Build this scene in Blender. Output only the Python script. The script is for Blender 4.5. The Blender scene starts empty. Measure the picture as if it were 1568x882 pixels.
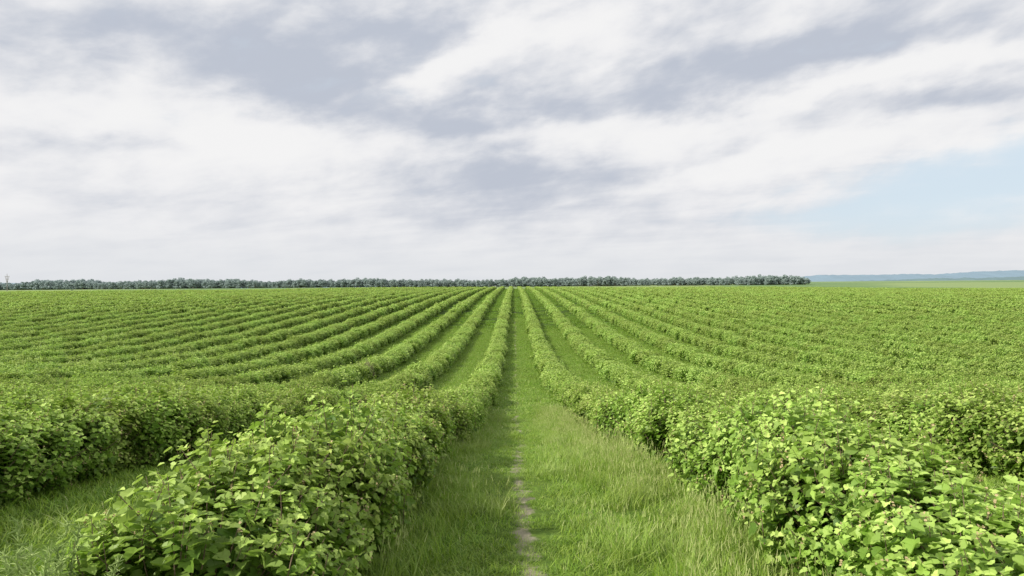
import bpy, math, numpy as np
from mathutils import Vector
rng=np.random.default_rng(7)
scene=bpy.context.scene
scene.view_settings.view_transform='Standard'
scene.view_settings.look='None'
EYE=1.9
# ---------------------------------------------------------------- terrain
PY=[-300,-60,0,4,7,10,13.4,20,27,36,47,60,72,88,110,140,188,260,330,380,430,600,800,950,1800,4000,9000]
PD=[1.2,1.6,1.85,1.97,2.2,2.62,3.15,4.1,4.95,5.7,6.2,6.4,6.2,5.75,5.05,4.2,3.1,2.1,1.6,1.9,3.2,6,4,0.6,2,8,20]
ty=np.arange(-300,1100,1.0)
td=np.interp(ty,PY,PD)
k=np.exp(-0.5*(np.arange(-8,9)/2.2)**2);k/=k.sum()
tds=np.convolve(np.pad(td,8,mode='edge'),k,mode='valid')
def height(x,y):
    x=np.asarray(x,float);y=np.asarray(y,float)
    d=np.where(y<1050,np.interp(y,ty,tds),np.interp(y,PY,PD))
    z=EYE-d
    a=np.clip((y-60)/260,0,1)
    side=np.where(x<0,-0.0105*np.abs(x),-0.0028*np.abs(x))
    side=np.maximum(side,-14)
    far=np.clip((y-420)/500,0,1)
    sideR=np.where(x<0,np.maximum(-0.008*np.abs(x),-12),np.minimum(0.0075*np.abs(x),16))
    z=z+a*(side*(1-far)+sideR*far)
    z=z+np.clip((y-950)/900,0,1)*np.clip((x-250)/500,0,1)*7
    z=z+0.05*np.sin(x*0.31+1)*np.sin(y*0.27)*np.clip(y/20,0,1)
    z=z+0.35*np.sin(x*0.035+.6)*np.sin(y*0.03+.5)*np.clip((y-25)/60,0,1)*np.clip((np.abs(x)-6)/30,0,1)*np.clip((420-y)/60,0,1)
    return z
# ---------------------------------------------------------------- helpers
def mk_mesh(name,verts,faces_flat,sizes,tint=None,matidx=None,smooth=False):
    me=bpy.data.meshes.new(name)
    V=np.asarray(verts,np.float32).reshape(-1,3)
    F=np.asarray(faces_flat,np.int32).ravel();S=np.asarray(sizes,np.int32)
    me.vertices.add(len(V));me.vertices.foreach_set('co',V.ravel())
    me.loops.add(len(F));me.loops.foreach_set('vertex_index',F)
    me.polygons.add(len(S))
    st=np.zeros(len(S),np.int32);st[1:]=np.cumsum(S)[:-1]
    me.polygons.foreach_set('loop_start',st)
    me.polygons.foreach_set('loop_total',S)
    if matidx is not None: me.polygons.foreach_set('material_index',np.asarray(matidx,np.int32))
    me.polygons.foreach_set('use_smooth',np.full(len(S),smooth))
    me.update(calc_edges=True)
    if tint is not None:
        a=me.color_attributes.new('tint','FLOAT_COLOR','POINT')
        T=np.ones((len(V),4),np.float32);T[:,:3]=tint
        a.data.foreach_set('color',T.ravel())
    return me
class MB:
    def __init__(s): s.v=[];s.f=[];s.s=[];s.t=[];s.m=[];s.n=0
    def add(s,V,F,tint,mat=0):
        N,kk,_=V.shape
        off=(np.arange(N)*kk+s.n)
        fl=np.concatenate([np.array(f) for f in F])
        A=(off[:,None]+fl[None,:]).ravel()
        s.v.append(V.reshape(-1,3));s.f.append(A)
        s.s.append(np.tile([len(f) for f in F],N))
        s.t.append(np.broadcast_to(tint,(N,kk,3)).reshape(-1,3))
        s.m.append(np.full(N*len(F),mat));s.n+=N*kk
    def mesh(s,name,mats,smooth=False):
        me=mk_mesh(name,np.concatenate(s.v),np.concatenate(s.f),np.concatenate(s.s),np.concatenate(s.t),np.concatenate(s.m),smooth)
        for m in mats: me.materials.append(m)
        return me
def norm(a): return a/np.maximum(np.linalg.norm(a,axis=-1,keepdims=True),1e-9)
def frames(nrm,fwd):
    n=norm(nrm);f=norm(fwd-np.sum(fwd*n,-1,keepdims=True)*n);r=np.cross(f,n)
    return r,f,n
LEAF=np.array([(0,.0,0),(-.20,-.13,.0),(-.44,-.03,.03),(-.60,.30,.0),(-.34,.42,.05),(-.27,.74,.0),(0,1.0,-.14),(.27,.74,.0),(.34,.42,.05),(.60,.30,.0),(.44,-.03,.03),(.20,-.13,.0),(0,.38,-.07)])
LEAF[:,2]+=np.abs(LEAF[:,0])*0.3
LF=[(12,i,i+1) for i in range(0,11)]+[(12,11,0)]
LEAF_S=np.array([(0,-.1,0),(-.55,.3,.1),(0,.35,-.04),(0,1,-.12),(.55,.3,.1)])
LFS=[(0,2,1),(1,2,3),(3,2,4),(4,2,0)]
def leaves(mb,P,nrm,fwd,size,tint,tmpl=LEAF,F=LF,mat=0):
    r,f,n=frames(nrm,fwd)
    T=tmpl[None,:,:]*size[:,None,None]
    V=P[:,None,:]+T[...,0:1]*r[:,None,:]+T[...,1:2]*f[:,None,:]+T[...,2:3]*n[:,None,:]
    mb.add(V,F,tint[:,None,:],mat)
def tubes(mb,A,B,ra,rb,tint,mat=1):
    d=norm(B-A);ref=np.where(np.abs(d[:,2:3])>.9,np.array([[1.,0,0]]),np.array([[0,0,1.]]))
    u=norm(np.cross(d,ref));w=np.cross(d,u)
    V=[]
    for k_ in range(4):
        a=k_*math.pi/2;V.append(A+(u*math.cos(a)+w*math.sin(a))*np.reshape(ra,(-1,1)))
    for k_ in range(4):
        a=k_*math.pi/2;V.append(B+(u*math.cos(a)+w*math.sin(a))*np.reshape(rb,(-1,1)))
    V=np.stack(V,1)
    mb.add(V,[(0,1,5,4),(1,2,6,5),(2,3,7,6),(3,0,4,7)],np.broadcast_to(np.array(tint),(len(A),1,3)),mat)
# ---------------------------------------------------------------- node helper
class NT:
    def __init__(s,nt): s.nt=nt
    def new(s,t,**kw):
        n=s.nt.nodes.new(t)
        for a,b in kw.items(): setattr(n,a,b)
        return n
    def set(s,inp,v):
        if hasattr(v,'is_output') : s.nt.links.new(v,inp)
        else: inp.default_value=v
    def math(s,op,a,b=None,c=None,clamp=False):
        n=s.new('ShaderNodeMath',operation=op,use_clamp=clamp)
        s.set(n.inputs[0],a)
        if b is not None: s.set(n.inputs[1],b)
        if c is not None: s.set(n.inputs[2],c)
        return n.outputs[0]
    def mix(s,f,a,b):
        n=s.new('ShaderNodeMix',data_type='RGBA')
        s.set(n.inputs[0],f)
        for i,v in ((6,a),(7,b)):
            if isinstance(v,tuple) and len(v)==3: v=(*v,1)
            s.set(n.inputs[i],v)
        return n.outputs[2]
    def noise(s,vec,scale,detail=4,rough=.5,dist=0):
        n=s.new('ShaderNodeTexNoise');s.set(n.inputs['Vector'],vec)
        n.inputs['Scale'].default_value=scale;n.inputs['Detail'].default_value=detail
        n.inputs['Roughness'].default_value=rough;n.inputs['Distortion'].default_value=dist
        return n.outputs['Fac']
    def smooth(s,v,a,b,lo=0,hi=1):
        n=s.new('ShaderNodeMapRange',interpolation_type='SMOOTHSTEP')
        s.set(n.inputs[0],v);n.inputs[1].default_value=a;n.inputs[2].default_value=b
        n.inputs[3].default_value=lo;n.inputs[4].default_value=hi
        return n.outputs[0]
def new_mat(name):
    m=bpy.data.materials.new(name);m.use_nodes=True
    nt=m.node_tree;nt.nodes.clear();return m,NT(nt)
def foliage_mat(name,dark,mid,light,trans=.4,rough=.5,spec=.35,haze=None,tcol=(0.40,0.62,0.05)):
    m,N=new_mat(name)
    at=N.new('ShaderNodeAttribute',attribute_name='tint')
    sp=N.new('ShaderNodeSeparateColor');N.nt.links.new(at.outputs['Color'],sp.inputs[0])
    oi=N.new('ShaderNodeObjectInfo')
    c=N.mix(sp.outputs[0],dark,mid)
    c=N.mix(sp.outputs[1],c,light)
    h=N.new('ShaderNodeHueSaturation')
    N.set(h.inputs['Value'],N.math('ADD',N.math('MULTIPLY',oi.outputs['Random'],.26),.87))
    N.set(h.inputs['Hue'],N.math('ADD',N.math('MULTIPLY',N.math('SUBTRACT',oi.outputs['Random'],.5),.015),.5))
    N.set(h.inputs['Color'],c);c=h.outputs[0]
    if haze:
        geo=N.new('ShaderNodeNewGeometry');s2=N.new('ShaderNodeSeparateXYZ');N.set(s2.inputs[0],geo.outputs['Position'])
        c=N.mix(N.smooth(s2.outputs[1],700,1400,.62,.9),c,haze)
    p=N.new('ShaderNodeBsdfPrincipled');N.set(p.inputs['Base Color'],c)
    p.inputs['Roughness'].default_value=rough;p.inputs['Specular IOR Level'].default_value=spec
    out=N.new('ShaderNodeOutputMaterial')
    if trans>0:
        t=N.new('ShaderNodeBsdfTranslucent')
        tc=N.mix(.35,c,tcol)
        N.set(t.inputs['Color'],tc)
        ms=N.new('ShaderNodeMixShader');ms.inputs[0].default_value=trans
        N.nt.links.new(p.outputs[0],ms.inputs[1]);N.nt.links.new(t.outputs[0],ms.inputs[2])
        N.nt.links.new(ms.outputs[0],out.inputs[0])
    else: N.nt.links.new(p.outputs[0],out.inputs[0])
    return m
def plain(name,col,rough=.8,var=.3,scale=8):
    m,N=new_mat(name)
    tc=N.new('ShaderNodeTexCoord')
    n=N.noise(tc.outputs['Object'],scale,4)
    c=N.mix(n,tuple(x*(1-var) for x in col),tuple(x*(1+var) for x in col))
    p=N.new('ShaderNodeBsdfPrincipled');N.set(p.inputs['Base Color'],c);p.inputs['Roughness'].default_value=rough
    out=N.new('ShaderNodeOutputMaterial');N.nt.links.new(p.outputs[0],out.inputs[0]);return m
M_leaf=foliage_mat('currant_leaf',(.045,.105,.014),(.285,.465,.055),(.64,.78,.22),trans=.34,rough=.5,spec=.3)
M_bark=plain('currant_bark',(.16,.11,.07))
M_rac=plain('raceme',(.42,.33,.17))
M_grass=foliage_mat('grass_blade',(.11,.23,.02),(.33,.49,.045),(.68,.70,.32),trans=.35,rough=.55)
M_weed=foliage_mat('weed_leaf',(.22,.33,.10),(.38,.52,.17),(.55,.68,.28),trans=.3,rough=.9,spec=.05)
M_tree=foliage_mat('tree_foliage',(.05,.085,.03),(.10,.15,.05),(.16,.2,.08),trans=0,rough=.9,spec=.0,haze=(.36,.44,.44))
M_dry=foliage_mat('dry_leaf',(.16,.14,.07),(.26,.24,.13),(.36,.32,.2),trans=.15,rough=.8,tcol=(.3,.25,.1))
# ---------------------------------------------------------------- hedge chunks
def hedge_chunk(name,L,nshoot,nleaf,smin,smax,simple,seed,inner,stems=True,mats=None,wscale=1.0):
    r=np.random.default_rng(seed);mb=MB()
    tm,F=(LEAF_S,LFS) if simple else (LEAF,LF)
    th=np.radians(r.uniform(-52,232,nshoot))
    y=r.uniform(-L/2-.04,L/2+.04,nshoot)
    ph=r.uniform(0,6.28,6)
    bump=.07*np.sin(y*5.1+ph[0])+.06*np.sin(th*3+y*3+ph[1])+.06*np.sin(th*6+ph[2]+y*8)
    c,s=np.cos(th),np.sin(th)
    e=.85
    sx=np.sign(c)*np.abs(c)**e;sz=np.sign(s)*np.abs(s)**e
    R=.98+bump+r.normal(0,.05,nshoot)
    tipx=(.60+.04*np.sin(ph[3]))*sx*R*wscale; tipz=.50+.49*sz*R
    up=(s>.35)&(r.random(nshoot)<.18)
    tipz=tipz+np.where(up,r.uniform(.05,.22,nshoot),0)
    side_=(s<=.35)&(r.random(nshoot)<.12)
    tipx=tipx+np.where(side_,np.sign(c)*r.uniform(.03,.12,nshoot),0)
    tipz=np.maximum(tipz,.06)
    tip=np.stack([tipx,y,tipz],1)
    out=norm(np.stack([c,np.zeros_like(c),s],1))
    ln=r.uniform(.22,.42,nshoot)
    dirn=norm(out*.75+np.array([0,0,.8])+r.normal(0,.3,(nshoot,3)))
    base=tip-dirn*ln[:,None]
    tt=np.linspace(0.05,1,nleaf)
    P=base[:,None,:]+dirn[:,None,:]*(ln[:,None]*tt[None,:])[...,None]
    phi=np.arange(nleaf)*2.4+r.uniform(0,6.28,(nshoot,1))
    ref=norm(np.cross(dirn,np.array([.3,.9,.1])));w=np.cross(dirn,ref)
    rad=ref[:,None,:]*np.cos(phi)[...,None]+w[:,None,:]*np.sin(phi)[...,None]
    size=r.uniform(smin,smax,(nshoot,nleaf))*(1-.5*tt[None,:]**3)
    pet=r.uniform(.015,.05,(nshoot,nleaf))
    P=P+rad*pet[...,None]
    fwd=rad+dirn[:,None,:]*.3+r.normal(0,.25,rad.shape)+np.array([0,0,-.25])
    nr=dirn[:,None,:]*.5+np.array([0,0,.45])+out[:,None,:]*.4+r.normal(0,.45,rad.shape)
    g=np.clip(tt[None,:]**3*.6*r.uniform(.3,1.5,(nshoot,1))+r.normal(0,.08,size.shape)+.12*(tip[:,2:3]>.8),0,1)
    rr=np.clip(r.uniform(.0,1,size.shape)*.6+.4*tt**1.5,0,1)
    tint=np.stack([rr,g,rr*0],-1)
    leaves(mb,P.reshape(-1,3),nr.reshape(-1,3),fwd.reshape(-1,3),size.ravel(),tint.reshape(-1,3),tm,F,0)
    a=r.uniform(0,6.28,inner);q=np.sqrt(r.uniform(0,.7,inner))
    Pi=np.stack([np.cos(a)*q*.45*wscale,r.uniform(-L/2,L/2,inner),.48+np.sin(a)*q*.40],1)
    leaves(mb,Pi,r.normal(0,.6,(inner,3))+[0,0,.6],r.normal(0,1,(inner,3)),r.uniform(smin,smax*1.3,inner),np.stack([r.uniform(0,.2,inner),np.zeros(inner),np.zeros(inner)],1),tm,F,0)  # inner leaves tinted dark, painting shade into the gaps of the bush
    if stems:
        tubes(mb,base,tip-dirn*.02,np.full(nshoot,.0035),np.full(nshoot,.0018),(.5,.5,.5),1)
        ns=int(16*L)
        A=np.stack([r.normal(0,.1,ns),r.uniform(-L/2,L/2,ns),np.full(ns,-.05)],1)
        B=A+np.stack([r.normal(0,.22,ns),r.normal(0,.15,ns),r.uniform(.5,.85,ns)],1)
        tubes(mb,A,B,np.full(ns,.011),np.full(ns,.005),(.5,.5,.5),1)
        nr_=60;ii=r.integers(0,nshoot,nr_)
        for j in range(5):
            Pc=tip[ii]-dirn[ii]*.03+np.stack([np.zeros(nr_),np.zeros(nr_),np.full(nr_,-.014*j)],1)+r.normal(0,.006,(nr_,3))+out[ii]*.04
            leaves(mb,Pc,r.normal(0,1,(nr_,3)),r.normal(0,1,(nr_,3)),np.full(nr_,.016),np.full((nr_,3),.5),LEAF_S,LFS,2)
    return mb.mesh(name,mats or [M_leaf,M_bark,M_rac])
def coll(name,meshes):
    c=bpy.data.collections.new(name)
    for i,me in enumerate(meshes):
        o=bpy.data.objects.new(me.name,me);c.objects.link(o)
    return c
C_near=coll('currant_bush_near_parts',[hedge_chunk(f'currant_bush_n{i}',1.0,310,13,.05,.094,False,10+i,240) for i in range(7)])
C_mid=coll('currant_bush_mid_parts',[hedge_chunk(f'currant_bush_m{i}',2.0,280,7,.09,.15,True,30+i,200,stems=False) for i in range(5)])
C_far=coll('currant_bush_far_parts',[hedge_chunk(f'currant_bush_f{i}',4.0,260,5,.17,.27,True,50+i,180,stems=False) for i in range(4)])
# ---------------------------------------------------------------- instancer
def gn_group(col):
    g=bpy.data.node_groups.new('scatter_'+col.name,'GeometryNodeTree')
    g.interface.new_socket('Geometry',in_out='INPUT',socket_type='NodeSocketGeometry')
    g.interface.new_socket('Geometry',in_out='OUTPUT',socket_type='NodeSocketGeometry')
    n=g.nodes;l=g.links
    gi=n.new('NodeGroupInput');go=n.new('NodeGroupOutput')
    ci=n.new('GeometryNodeCollectionInfo');ci.inputs['Collection'].default_value=col
    ci.inputs['Separate Children'].default_value=True;ci.inputs['Reset Children'].default_value=True
    ip=n.new('GeometryNodeInstanceOnPoints');ip.inputs['Pick Instance'].default_value=True
    def na(nm,t):
        a=n.new('GeometryNodeInputNamedAttribute');a.data_type=t;a.inputs['Name'].default_value=nm
        return [o for o in a.outputs if o.enabled][0]
    er=n.new('FunctionNodeEulerToRotation')
    l.new(na('rot','FLOAT_VECTOR'),er.inputs[0])
    l.new(gi.outputs[0],ip.inputs['Points']);l.new(ci.outputs[0],ip.inputs['Instance'])
    l.new(na('idx','INT'),ip.inputs['Instance Index'])
    l.new(er.outputs[0],ip.inputs['Rotation']);l.new(na('scl','FLOAT_VECTOR'),ip.inputs['Scale'])
    l.new(ip.outputs[0],go.inputs[0])
    return g
groups={}
def scatter(name,sets):
    obs=[]
    for s_i,(col,P,rot,scl) in enumerate(sets):
        if len(P)==0: continue
        me=bpy.data.meshes.new(name if s_i==0 else name+'_part')
        me.vertices.add(len(P));me.vertices.foreach_set('co',np.asarray(P,np.float32).ravel())
        a=me.attributes.new('rot','FLOAT_VECTOR','POINT');a.data.foreach_set('vector',np.asarray(rot,np.float32).ravel())
        a=me.attributes.new('scl','FLOAT_VECTOR','POINT');a.data.foreach_set('vector',np.asarray(scl,np.float32).ravel())
        a=me.attributes.new('idx','INT','POINT');a.data.foreach_set('value',rng.integers(0,len(col.objects),len(P)).astype(np.int32))
        me.update()
        o=bpy.data.objects.new(name if not obs else 'foliage_continuation',me)
        scene.collection.objects.link(o)
        if col.name not in groups: groups[col.name]=gn_group(col)
        md=o.modifiers.new('scatter','NODES');md.node_group=groups[col.name]
        if obs: o.parent=obs[0]
        obs.append(o)
    return obs[0] if obs else None
# ---------------------------------------------------------------- rows
SP=4.1
rows=[(-1.6-SP*i) for i in range(0,75)]+[2.5+SP*i for i in range(0,72)]
YEND=345
def row_pts(x,y0,y1,step,s=1.0,hs=1.0):
    y=np.arange(y0,y1,step)+rng.normal(0,.04,len(np.arange(y0,y1,step)))
    xx=x+.07*np.sin(y*.55+x)+.06*np.sin(y*1.7+2*x)+rng.normal(0,.03,len(y))
    z=height(xx,y)
    P=np.stack([xx,y,z],1)
    sl=np.arctan((height(xx,y+.5)-height(xx,y-.5)))
    flip=rng.integers(0,2,len(y))*math.pi
    rot=np.stack([np.where(flip>1,-sl,sl),np.zeros(len(y)),flip+rng.normal(0,.08,len(y))],1)
    hv=1+.05*np.sin(y*.8+x*1.3)+.04*np.sin(y*2.9+x)+rng.normal(0,.05,len(y))
    hv=np.clip(hv,.84,1.16)
    scl=np.stack([np.clip(rng.normal(1.0,.09,len(y)),.82,1.2)*s,np.full(len(y),1.08),hv*hs],1)
    return P,rot,scl
for x in rows:
    ax=abs(x)
    ystart=max(-3.0,(ax-9)/.86)
    if x==-1.6: ystart=3.7
    yend=YEND
    if ystart>yend-4: continue
    sets=[]
    n1=36
    outer=1.0 if ax<4 else 1.12
    if ystart<n1:
        P,r_,s_=row_pts(x,ystart,n1,.86,outer,.94)
        sets.append((C_near,P,r_,s_))
    a=max(ystart,n1)
    if a<110:
        P,r_,s_=row_pts(x,a,110,1.85,1.12*outer,1.0);sets.append((C_mid,P,r_,s_))
    a=max(ystart,110)
    P,r_,s_=row_pts(x,a,yend,3.9,1.15,1.1);sets.append((C_far,P,r_,s_))
    scatter('currant_bush_row',sets)
# ---------------------------------------------------------------- grass
def tuft(name,nb,hmin,hmax,rad,wid,seed,seedheads=0,lean=.5,pale=.03,dk=1.0):
    r=np.random.default_rng(seed);mb=MB()
    a=r.uniform(0,6.28,nb);q=rad*np.sqrt(r.random(nb))
    B=np.stack([np.cos(a)*q,np.sin(a)*q,np.full(nb,-.01)],1)
    h=r.uniform(hmin,hmax,nb);la=r.uniform(0,6.28,nb);le=h*r.uniform(.1,lean,nb)*1.3
    D=np.stack([np.cos(la),np.sin(la),np.zeros(nb)],1);W=np.stack([-np.sin(la),np.cos(la),np.zeros(nb)],1)
    Z=np.array([0,0,1.])
    ws=wid*r.uniform(.7,1.3,nb)
    pts=[]
    for t,wf in ((0,1),(.4,.9),(.75,.6)):
        c=B+D*(le*t**2)[:,None]+Z*(h*(t-.15*t*t))[:,None]
        pts+= [c-W*(ws*wf/2)[:,None],c+W*(ws*wf/2)[:,None]]
    pts.append(B+D*le[:,None]+Z*(h*.85)[:,None])
    V=np.stack(pts,1)
    g=np.clip(r.normal(pale,.1,nb),0,1);dry=r.random(nb)<.04;g=np.where(dry,.85*dk,g)
    t_=np.stack([r.uniform(.0,1,nb)*dk,g,g*0],1)[:,None,:]
    mb.add(V,[(0,1,3,2),(2,3,5,4),(4,5,6)],t_,0)
    if seedheads:
        n=seedheads
        a=r.uniform(0,6.28,n);q=rad*np.sqrt(r.random(n))
        A=np.stack([np.cos(a)*q,np.sin(a)*q,np.zeros(n)],1)
        T=A+np.stack([r.normal(0,.06,n),r.normal(0,.06,n),r.uniform(hmax*1.0,hmax*1.45,n)],1)
        tubes(mb,A,T,np.full(n,.0012),np.full(n,.0008),(.8,.35,.5),0)
        tubes(mb,T-(T-A)*.16,T,np.full(n,.0035),np.full(n,.0015),(.8,.8,.5),0)
    return mb.mesh(name,[M_grass])
C_short=coll('grass_short_parts',[tuft(f'grass_s{i}',150,.04,.11,.22,.006,100+i,lean=1.0,pale=(.0,.08,.2,.02)[i]) for i in range(4)])
C_tall=coll('grass_tall_parts',[tuft(f'grass_t{i}',120,.10,.26,.20,.006,120+i,seedheads=(2,10,4,18)[i],lean=.9,pale=(.0,.18,.32,.15)[i]) for i in range(4)])
C_gfar=coll('grass_far_parts',[tuft(f'grass_f{i}',70,.08,.2,.42,.024,140+i,lean=.8,pale=.05*i,dk=.7) for i in range(3)])  # dk darkens the blades: alley shade put into the grass colour
C_gvf=coll('grass_veryfar_parts',[tuft(f'grass_v{i}',110,.10,.24,1.3,.09,160+i,lean=.8,pale=.0,dk=.4) for i in range(3)])  # darker blades again carry painted alley shade
def gset(x,y,sc):
    n=len(x);P=np.stack([x,y,height(x,y)],1)
    rot=np.stack([np.zeros(n),np.zeros(n),rng.uniform(0,6.28,n)],1)
    return P,rot,sc
def centre(y): return .10+.05*np.sin(y*.5)+.03*np.sin(y*1.9)
sets=[]
n=int(3.5*24*25);x=rng.uniform(-1.3,2.2,n);y=1.0+24*rng.random(n)
dc=np.abs(x-centre(y))
pat=np.sin(y*2.3+1)+np.sin(y*5.1)+np.sin(y*.9+2)
keep=(dc>.12)|(rng.random(n)<np.where(pat>-.3,.95,.3))
x,y,dc=x[keep],y[keep],dc[keep]
big=.5*np.sin(x*2.1+y*1.3)+.5*np.sin(y*.8-x*1.7+2)
tallp=np.clip((dc-.45)/.9,0,1)*.85+.15*big
tallp=np.where(x<0,tallp*.6,tallp)
it=rng.random(len(x))<tallp
s=(0.6+.5*np.clip(dc/1.2,0,1)+.2*big)*rng.uniform(.75,1.25,len(x))
z=np.where(dc<.25,.6,1.0)
def sc3(a,b): return np.stack([a,a,b],1)
sets.append((C_short,*gset(x[~it],y[~it],sc3(np.ones((~it).sum())*np.where(dc[~it]<.25,.65,1),(s*z)[~it]))))
sets.append((C_tall,*gset(x[it],y[it],sc3(np.ones(it.sum()),s[it]*.95))))
n=int(3.2*90*9);x=rng.uniform(-1.2,2.1,n);y=24+90*rng.random(n)**1.2
keep=np.abs(x-centre(y))>.15
x,y=x[keep],y[keep];s=rng.uniform(.5,1.1,len(x))*(.5+.6*np.clip(np.abs(x)/1.2,0,1))
sets.append((C_gfar,*gset(x,y,sc3(np.ones(len(x)),s))))
xs=[];ys=[]
for i in range(-8,8):
    if i==0: continue
    x0=(-1.6+SP*i) ;a,b=x0+.3,x0+SP-.3
    y0=max(0.,(min(abs(a),abs(b))-6)/.86);y1=90
    dens=12 if abs(i)==1 else 6
    n=int((b-a)*(y1-y0)*dens)
    xs.append(rng.uniform(a,b,n));ys.append(rng.uniform(y0,y1,n))
x=np.concatenate(xs);y=np.concatenate(ys)
near=y<22
s=rng.uniform(.7,1.2,len(x))
sets.append((C_short,*gset(x[near],y[near],sc3(s[near]*1.4,s[near]*1.1))))
sets.append((C_gfar,*gset(x[~near],y[~near],sc3(s[~near],s[~near]*.8))))
xs=[];ys=[]
for i in range(-40,40):
    x0=(-1.6+SP*i);a,b=x0+.9,x0+SP-.9
    y0=max(88.,(min(abs(a),abs(b))-6)/.86)
    if i==0:y0=108
    n=int((YEND-y0)*1.1)
    if n<=0: continue
    xs.append(rng.uniform(a,b,n));ys.append(rng.uniform(y0,YEND,n))
x=np.concatenate(xs);y=np.concatenate(ys);s=rng.uniform(.7,1.1,len(x))
sets.append((C_gvf,*gset(x,y,sc3(s,s))))
scatter('grass',sets)
# ---------------------------------------------------------------- ground sheet
gx=np.concatenate([-np.geomspace(6500,330,26),np.arange(-324,-24,6),np.arange(-24,24.1,1.5),np.arange(30,330,6),np.geomspace(336,6500,26)])
gy=np.concatenate([np.array([-600,-300,-150,-80,-50]),np.arange(-40,100,1.0),np.arange(100,460,4),np.arange(464,1200,22),np.geomspace(1210,9000,26)])
X,Y=np.meshgrid(gx,gy);Z=height(X,Y)
V=np.stack([X,Y,Z],-1).reshape(-1,3);nx=len(gx);ny=len(gy)
i0=(np.arange(ny-1)[:,None]*nx+np.arange(nx-1)[None,:]).ravel()
F=np.stack([i0,i0+1,i0+nx+1,i0+nx],1)
me=mk_mesh('ground',V,F,np.full(len(F),4),smooth=True)
M,N=new_mat('grassy_soil')
geo=N.new('ShaderNodeNewGeometry');pos=geo.outputs['Position']
sp=N.new('ShaderNodeSeparateXYZ');N.set(sp.inputs[0],pos);px,py_,pz=sp.outputs
c=N.mix(N.smooth(N.noise(pos,14,5,.65),.3,.7),(.06,.11,.018),(.13,.20,.03))
c=N.mix(N.smooth(py_,50,120),c,(.05,.09,.012))  # shade of the distant alleys painted in: ground colour darkens along the rows
cx=N.math('ADD',N.math('ADD',.10,N.math('MULTIPLY',N.math('SINE',N.math('MULTIPLY',py_,.5)),.05)),N.math('MULTIPLY',N.math('SINE',N.math('MULTIPLY',py_,1.9)),.03))
dd=N.math('ABSOLUTE',N.math('SUBTRACT',px,cx))
wn=N.math('MULTIPLY',N.math('SUBTRACT',N.noise(pos,5,5,.6),.45),.5)
worn=N.smooth(N.math('ADD',dd,wn),.12,.03)
dirt=N.mix(N.noise(pos,45,5,.7),(.14,.13,.07),(.40,.37,.27))
c=N.mix(worn,c,dirt)
far=N.smooth(py_,352,360)
fn=N.smooth(N.noise(pos,.004,2),.45,.55)
fc=N.mix(fn,(.22,.29,.12),(.14,.22,.09))
c=N.mix(far,c,fc)
br=N.math('MULTIPLY',N.smooth(px,-300,-290),N.smooth(px,-85,-95))
br=N.math('MULTIPLY',br,N.math('MULTIPLY',far,N.smooth(py_,905,890)))
c=N.mix(br,c,(.30,.20,.16))
hz=N.smooth(py_,900,4000,0,.6)  # aerial haze painted into the ground colour with distance
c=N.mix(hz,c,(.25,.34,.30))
p=N.new('ShaderNodeBsdfPrincipled');N.set(p.inputs['Base Color'],c);p.inputs['Roughness'].default_value=.95;p.inputs['Specular IOR Level'].default_value=.1
bm=N.new('ShaderNodeBump');bm.inputs['Strength'].default_value=.6;bm.inputs['Distance'].default_value=.03
N.set(bm.inputs['Height'],N.noise(pos,25,4,.7));N.nt.links.new(bm.outputs[0],p.inputs['Normal'])
o_=N.new('ShaderNodeOutputMaterial');N.nt.links.new(p.outputs[0],o_.inputs[0])
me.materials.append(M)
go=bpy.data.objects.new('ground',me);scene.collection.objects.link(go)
# ---------------------------------------------------------------- trees
def tree_mesh(name,seed,H=12,R=4.8):
    r=np.random.default_rng(seed);mb=MB()
    A=np.array([[0,0,-.5]]);B=np.array([[r.normal(0,.3),r.normal(0,.3),H*.6]])
    tubes(mb,A,B,np.array([.28]),np.array([.12]),(.5,.5,.5),1)
    nl=13
    th=r.uniform(0,6.28,nl);hh=r.uniform(.16,.86,nl)*H;rr=R*r.uniform(.2,.75,nl)*np.sqrt(np.clip(1.15-hh/H,.1,1))
    Cc=np.stack([np.cos(th)*rr,np.sin(th)*rr,hh],1)
    st=A+(B-A)*(np.clip(hh/H-.15,.1,1))[:,None]
    tubes(mb,st,Cc,np.full(nl,.1),np.full(nl,.03),(.5,.5,.5),1)
    for c_ in Cc:
        n=60;d=norm(r.normal(0,1,(n,3)));q=r.uniform(.5,1.0,n)[:,None]*R*r.uniform(.32,.52)
        P=c_+d*q*np.array([1,1,.75])
        b=np.clip(.3+.5*d[:,2]+r.normal(0,.2,n),0,1)
        leaves(mb,P,d+r.normal(0,.5,(n,3)),r.normal(0,1,(n,3)),r.uniform(.5,1.1,n),np.stack([b,np.clip(b-.6,0,1),b*0],1),LEAF_S,LFS,0)
    return mb.mesh(name,[M_tree,M_bark])
C_tree=coll('tree_parts',[tree_mesh(f'tree_{i}',200+i,H=11+i%3,R=4.6+.5*(i%2)) for i in range(5)])
def tree_pts(n,x0,x1,yf,depth,s0,s1):
    x=rng.uniform(x0,x1,n);y=yf(x)+rng.uniform(0,depth,n)
    P=np.stack([x,y,height(x,y)-.3],1);rot=np.stack([np.zeros(n),np.zeros(n),rng.uniform(0,6.28,n)],1)
    s=rng.uniform(s0,s1,n)*(1+.12*np.sin(x*.021)+.08*np.sin(x*.057+1))
    s=s*(1+.4*np.clip((-x-200)/500,0,1))
    return P,rot,np.stack([s*1.15,s*1.15,s],1)
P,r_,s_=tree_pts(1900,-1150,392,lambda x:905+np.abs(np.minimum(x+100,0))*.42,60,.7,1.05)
scatter('distant_treeline',[(C_tree,P,r_,s_)])
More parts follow.
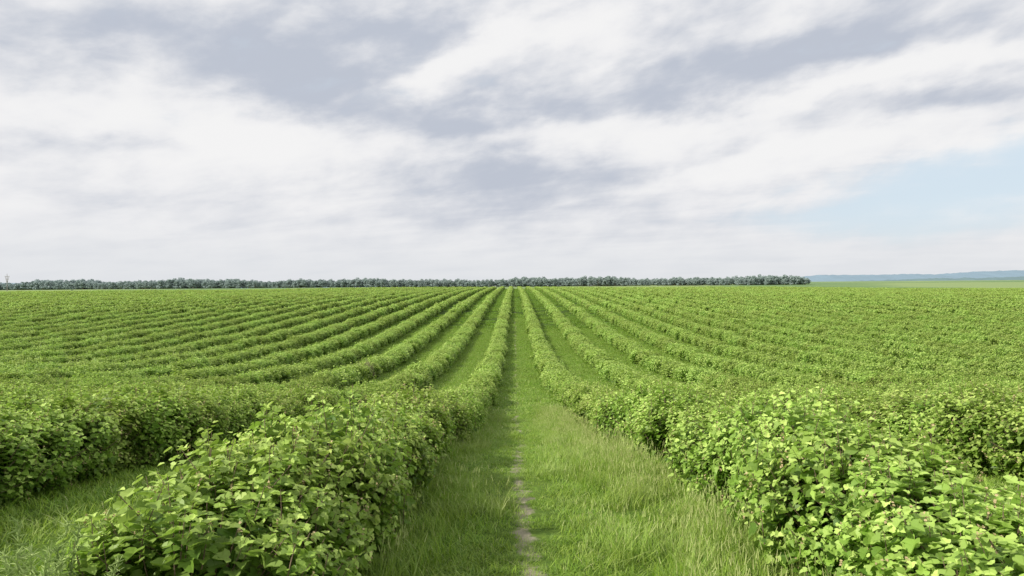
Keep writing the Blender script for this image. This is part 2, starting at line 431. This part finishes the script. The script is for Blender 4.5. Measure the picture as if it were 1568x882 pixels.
for (x,y,s) in ((-318,490,.42),):
    scatter('deciduous_tree',[(C_tree,np.array([[x,y,height(x,y)]]),np.zeros((1,3)),np.full((1,3),s))])
# ---------------------------------------------------------------- hills on the horizon
def hill(name,xs,tops,y0,dep,mat,seed):
    r=np.random.default_rng(seed)
    x=np.linspace(xs[0],xs[-1],220);t=np.interp(x,xs,tops)+r.normal(0,1.4,220)+2*np.sin(x*.01)
    prof=[(-1,0),(-.6,.45),(-.25,.85),(0,1),(.4,.8),(1,0)]
    V=[];
    for a,b in prof:
        V.append(np.stack([x,np.full(220,y0+a*dep),-20+(t+20)*b],1))
    V=np.concatenate(V);i0=(np.arange(len(prof)-1)[:,None]*220+np.arange(219)[None,:]).ravel()
    F=np.stack([i0,i0+1,i0+221,i0+220],1)
    me=mk_mesh(name,V,F,np.full(len(F),4),smooth=True);me.materials.append(mat)
    o=bpy.data.objects.new(name,me);scene.collection.objects.link(o)
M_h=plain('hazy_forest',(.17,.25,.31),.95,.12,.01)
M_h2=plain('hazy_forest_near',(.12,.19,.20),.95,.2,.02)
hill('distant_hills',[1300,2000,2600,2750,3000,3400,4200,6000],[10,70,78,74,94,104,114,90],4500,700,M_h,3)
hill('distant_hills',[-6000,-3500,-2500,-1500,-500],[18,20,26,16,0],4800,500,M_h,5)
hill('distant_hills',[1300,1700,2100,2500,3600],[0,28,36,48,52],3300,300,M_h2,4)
# ---------------------------------------------------------------- utility pole
mb=MB()
tubes(mb,np.array([[0,0,0.]]),np.array([[0,0,16.]]),[.32],[.2],(.5,.5,.5),0)
tubes(mb,np.array([[-1.6,0,14.6],[-1.1,0,12.8],[0,0,9.5],[0,0,9.5]]),np.array([[1.6,0,14.6],[1.1,0,12.8],[-1.3,0,14.5],[1.3,0,14.5]]),np.full(4,.14),np.full(4,.14),(.5,.5,.5),0)
tubes(mb,np.array([[-1.5,0,14.6],[1.5,0,14.6],[0,0,16]]),np.array([[-1.5,0,15.3],[1.5,0,15.3],[0,0,16.8]]),np.full(3,.12),np.full(3,.08),(.5,.5,.5),0)
me=mb.mesh('utility_pole',[plain('weathered_wood',(.3,.27,.25))])
o=bpy.data.objects.new('utility_pole',me);o.location=(-447,600,float(height(-447,600)));o.scale=(1.2,1.2,1.25);scene.collection.objects.link(o)
# ---------------------------------------------------------------- weed plant lower left
def feather(name,seed,mat):
    r=np.random.default_rng(seed);mb=MB()
    ns=30;th=r.uniform(0,6.28,ns);le=r.uniform(.05,.30,ns);h=r.uniform(.5,.86,ns)
    A=np.zeros((ns,3));B=np.stack([np.cos(th)*le,np.sin(th)*le,h],1)
    tubes(mb,A,B,np.full(ns,.004),np.full(ns,.002),(.5,.3,.5),0)
    for a,b in zip(A,B):
        m=190;t=r.uniform(.25,1,m)[:,None];P=a+(b-a)*t
        d=norm(r.normal(0,1,(m,3))+[0,0,.7])
        Q=P+d*r.uniform(.02,.09,(m,1))*(1.2-t)
        tubes(mb,P,Q+d*.02,np.full(m,.0026),np.full(m,.0012),(r.uniform(.3,1),r.uniform(0,.8),.5),0)
    return mb.mesh(name,[mat])
me=feather('wormwood_plant',5,M_weed)
o=bpy.data.objects.new('wormwood_plant',me);o.location=(-2.02,2.85,float(height(-2.0,2.85))-.03);o.scale=(1.1,1.1,1.12);scene.collection.objects.link(o)
me=hedge_chunk('dry_bush',.9,100,8,.07,.12,True,77,120,stems=False,mats=[M_dry,M_bark,M_rac])
o=bpy.data.objects.new('dry_bush',me);o.location=(-9.6,43.5,float(height(-9.6,43.5))+.06);o.scale=(.95,.95,1.04);scene.collection.objects.link(o)
# ---------------------------------------------------------------- sky
SUN_EL=math.radians(37);SUN_AZ=math.radians(-110)
w=bpy.data.worlds.new('World');scene.world=w;w.use_nodes=True;w.node_tree.nodes.clear();N=NT(w.node_tree)
tc=N.new('ShaderNodeTexCoord');sx=N.new('ShaderNodeSeparateXYZ');N.set(sx.inputs[0],tc.outputs['Generated'])
dx,dy,dz=sx.outputs
az=N.math('MULTIPLY',N.math('ARCTAN2',dx,dy),57.2958)
el=N.math('MULTIPLY',N.math('ARCSINE',dz),57.2958)
den=N.math('ADD',N.math('MAXIMUM',dz,0),.10)
PX=N.math('DIVIDE',dx,den);PYY=N.math('DIVIDE',dy,den)
a=math.radians(-62)
S_=N.math('ADD',N.math('MULTIPLY',PX,math.sin(a)),N.math('MULTIPLY',PYY,math.cos(a)))
T_=N.math('SUBTRACT',N.math('MULTIPLY',PX,math.cos(a)),N.math('MULTIPLY',PYY,math.sin(a)))
cb=N.new('ShaderNodeCombineXYZ');N.set(cb.inputs[0],N.math('MULTIPLY',S_,.55));N.set(cb.inputs[1],T_);pv=cb.outputs[0]
n_fine=N.noise(pv,1.6,8,.55,.35)
cb2=N.new('ShaderNodeCombineXYZ');N.set(cb2.inputs[0],az);N.set(cb2.inputs[1],N.math('SUBTRACT',N.math('MULTIPLY',el,2.0),N.math('MULTIPLY',az,.3)));av=cb2.outputs[0]
wa=N.new('ShaderNodeTexNoise');N.set(wa.inputs['Vector'],av);wa.inputs['Scale'].default_value=.11;wa.inputs['Detail'].default_value=6;wa.inputs['Roughness'].default_value=.55
ws=N.new('ShaderNodeSeparateColor');N.set(ws.inputs[0],wa.outputs['Color'])
azw=N.math('ADD',az,N.math('MULTIPLY',N.math('SUBTRACT',ws.outputs[0],.5),13))
elw=N.math('ADD',el,N.math('MULTIPLY',N.math('SUBTRACT',ws.outputs[1],.5),6))
puff=N.noise(av,.2,8,.54,.15)
def blobs(L):
    tot=None
    for (a0,e0,ra,re,rot,wt) in L:
        ca,sa=math.cos(math.radians(rot)),math.sin(math.radians(rot))
        da=N.math('SUBTRACT',azw,a0);de=N.math('SUBTRACT',elw,e0)
        p_=N.math('DIVIDE',N.math('ADD',N.math('MULTIPLY',da,ca),N.math('MULTIPLY',de,sa)),ra)
        q_=N.math('DIVIDE',N.math('SUBTRACT',N.math('MULTIPLY',de,ca),N.math('MULTIPLY',da,sa)),re)
        e=N.math('MULTIPLY',N.math('EXPONENT',N.math('MULTIPLY',N.math('ADD',N.math('MULTIPLY',p_,p_),N.math('MULTIPLY',q_,q_)),-1)),wt)
        tot=e if tot is None else N.math('ADD',tot,e)
    return tot
dark=blobs([(-17.5,16.2,8,2.6,-6,1.1),(-32,17.0,9,1.8,5,.6),(-9,20.5,12,2.0,0,.8),(-3,14.3,8,1.4,5,.75),
 (20,17.2,15,2.5,9,1.05),(33,12.8,8,1.2,8,.8),(-1,9.0,7,2.4,0,.95),(8,8.0,8,1.3,8,.55),(-32,9.6,5,1.0,0,.5),(12,20.8,6,1.2,8,.3),(2,5.2,18,1.4,0,.35),
 (-6,17.4,6,1.2,18,-.75),(3,20.4,6,1.2,15,-.8),(9,13.3,8,1.4,5,-.65),(27,14.6,10,.8,8,-.85),(19,9.6,13,1.1,9,-.8),(-24,12.0,13,2.0,0,-.55)])
tex=N.math('ADD',N.math('MULTIPLY',N.math('SUBTRACT',n_fine,.5),1.4),N.math('MULTIPLY',N.math('SUBTRACT',puff,.5),1.5))
tex=N.math('MULTIPLY',tex,N.smooth(el,2,13,.55,1))
sh=N.math('ADD',N.math('MULTIPLY',dark,.8),tex)
shs=N.smooth(N.math('ADD',sh,.12),-.08,.9)
cc=N.mix(shs,(.86,.86,.875),(.515,.555,.64))
brt=N.smooth(sh,.05,-.45)
cc=N.mix(N.math('MULTIPLY',brt,.6),cc,(.93,.925,.92))
blue=blobs([(37,8.0,11,2.3,6,1.0),(27,5.4,13,1.7,0,.6),(38,4,12,1.6,0,.4),(30,11.8,8,.5,9,.2)])
bf=N.smooth(N.math('ADD',blue,N.math('MULTIPLY',tex,.9)),.15,1.05)
cc=N.mix(N.math('MULTIPLY',bf,.95),cc,(.68,.79,.88))
hz=N.smooth(el,6.5,0)
cc=N.mix(N.math('MULTIPLY',hz,.8),cc,(.74,.76,.79))
sky=N.new('ShaderNodeTexSky',sky_type='NISHITA');sky.sun_disc=False;sky.sun_elevation=SUN_EL;sky.sun_rotation=SUN_AZ
b1=N.new('ShaderNodeBackground');N.set(b1.inputs[0],sky.outputs[0]);b1.inputs[1].default_value=.12
b2=N.new('ShaderNodeBackground');N.set(b2.inputs[0],cc);b2.inputs[1].default_value=1.0
ms=N.new('ShaderNodeMixShader');N.set(ms.inputs[0],N.math('SUBTRACT',1,N.math('MULTIPLY',bf,.12)))
N.nt.links.new(b1.outputs[0],ms.inputs[1]);N.nt.links.new(b2.outputs[0],ms.inputs[2])
wo=N.new('ShaderNodeOutputWorld');N.nt.links.new(ms.outputs[0],wo.inputs[0])
# sun
sl=bpy.data.lights.new('sun','SUN');sl.energy=5.0;sl.angle=math.radians(2.0);sl.color=(1,.95,.86)
so=bpy.data.objects.new('sun',sl);scene.collection.objects.link(so)
sd=Vector((math.sin(SUN_AZ)*math.cos(SUN_EL),math.cos(SUN_AZ)*math.cos(SUN_EL),math.sin(SUN_EL)))
so.rotation_euler=(-sd).to_track_quat('-Z','Y').to_euler();so.location=(-20,-10,30)
# camera
cd=bpy.data.cameras.new('camera');cd.lens=24;cd.sensor_width=36;cd.clip_start=.05;cd.clip_end=20000
co=bpy.data.objects.new('camera',cd);co.location=(0,0,EYE);co.rotation_euler=(math.radians(90-.2),0,math.radians(.2));scene.collection.objects.link(co)
scene.camera=co
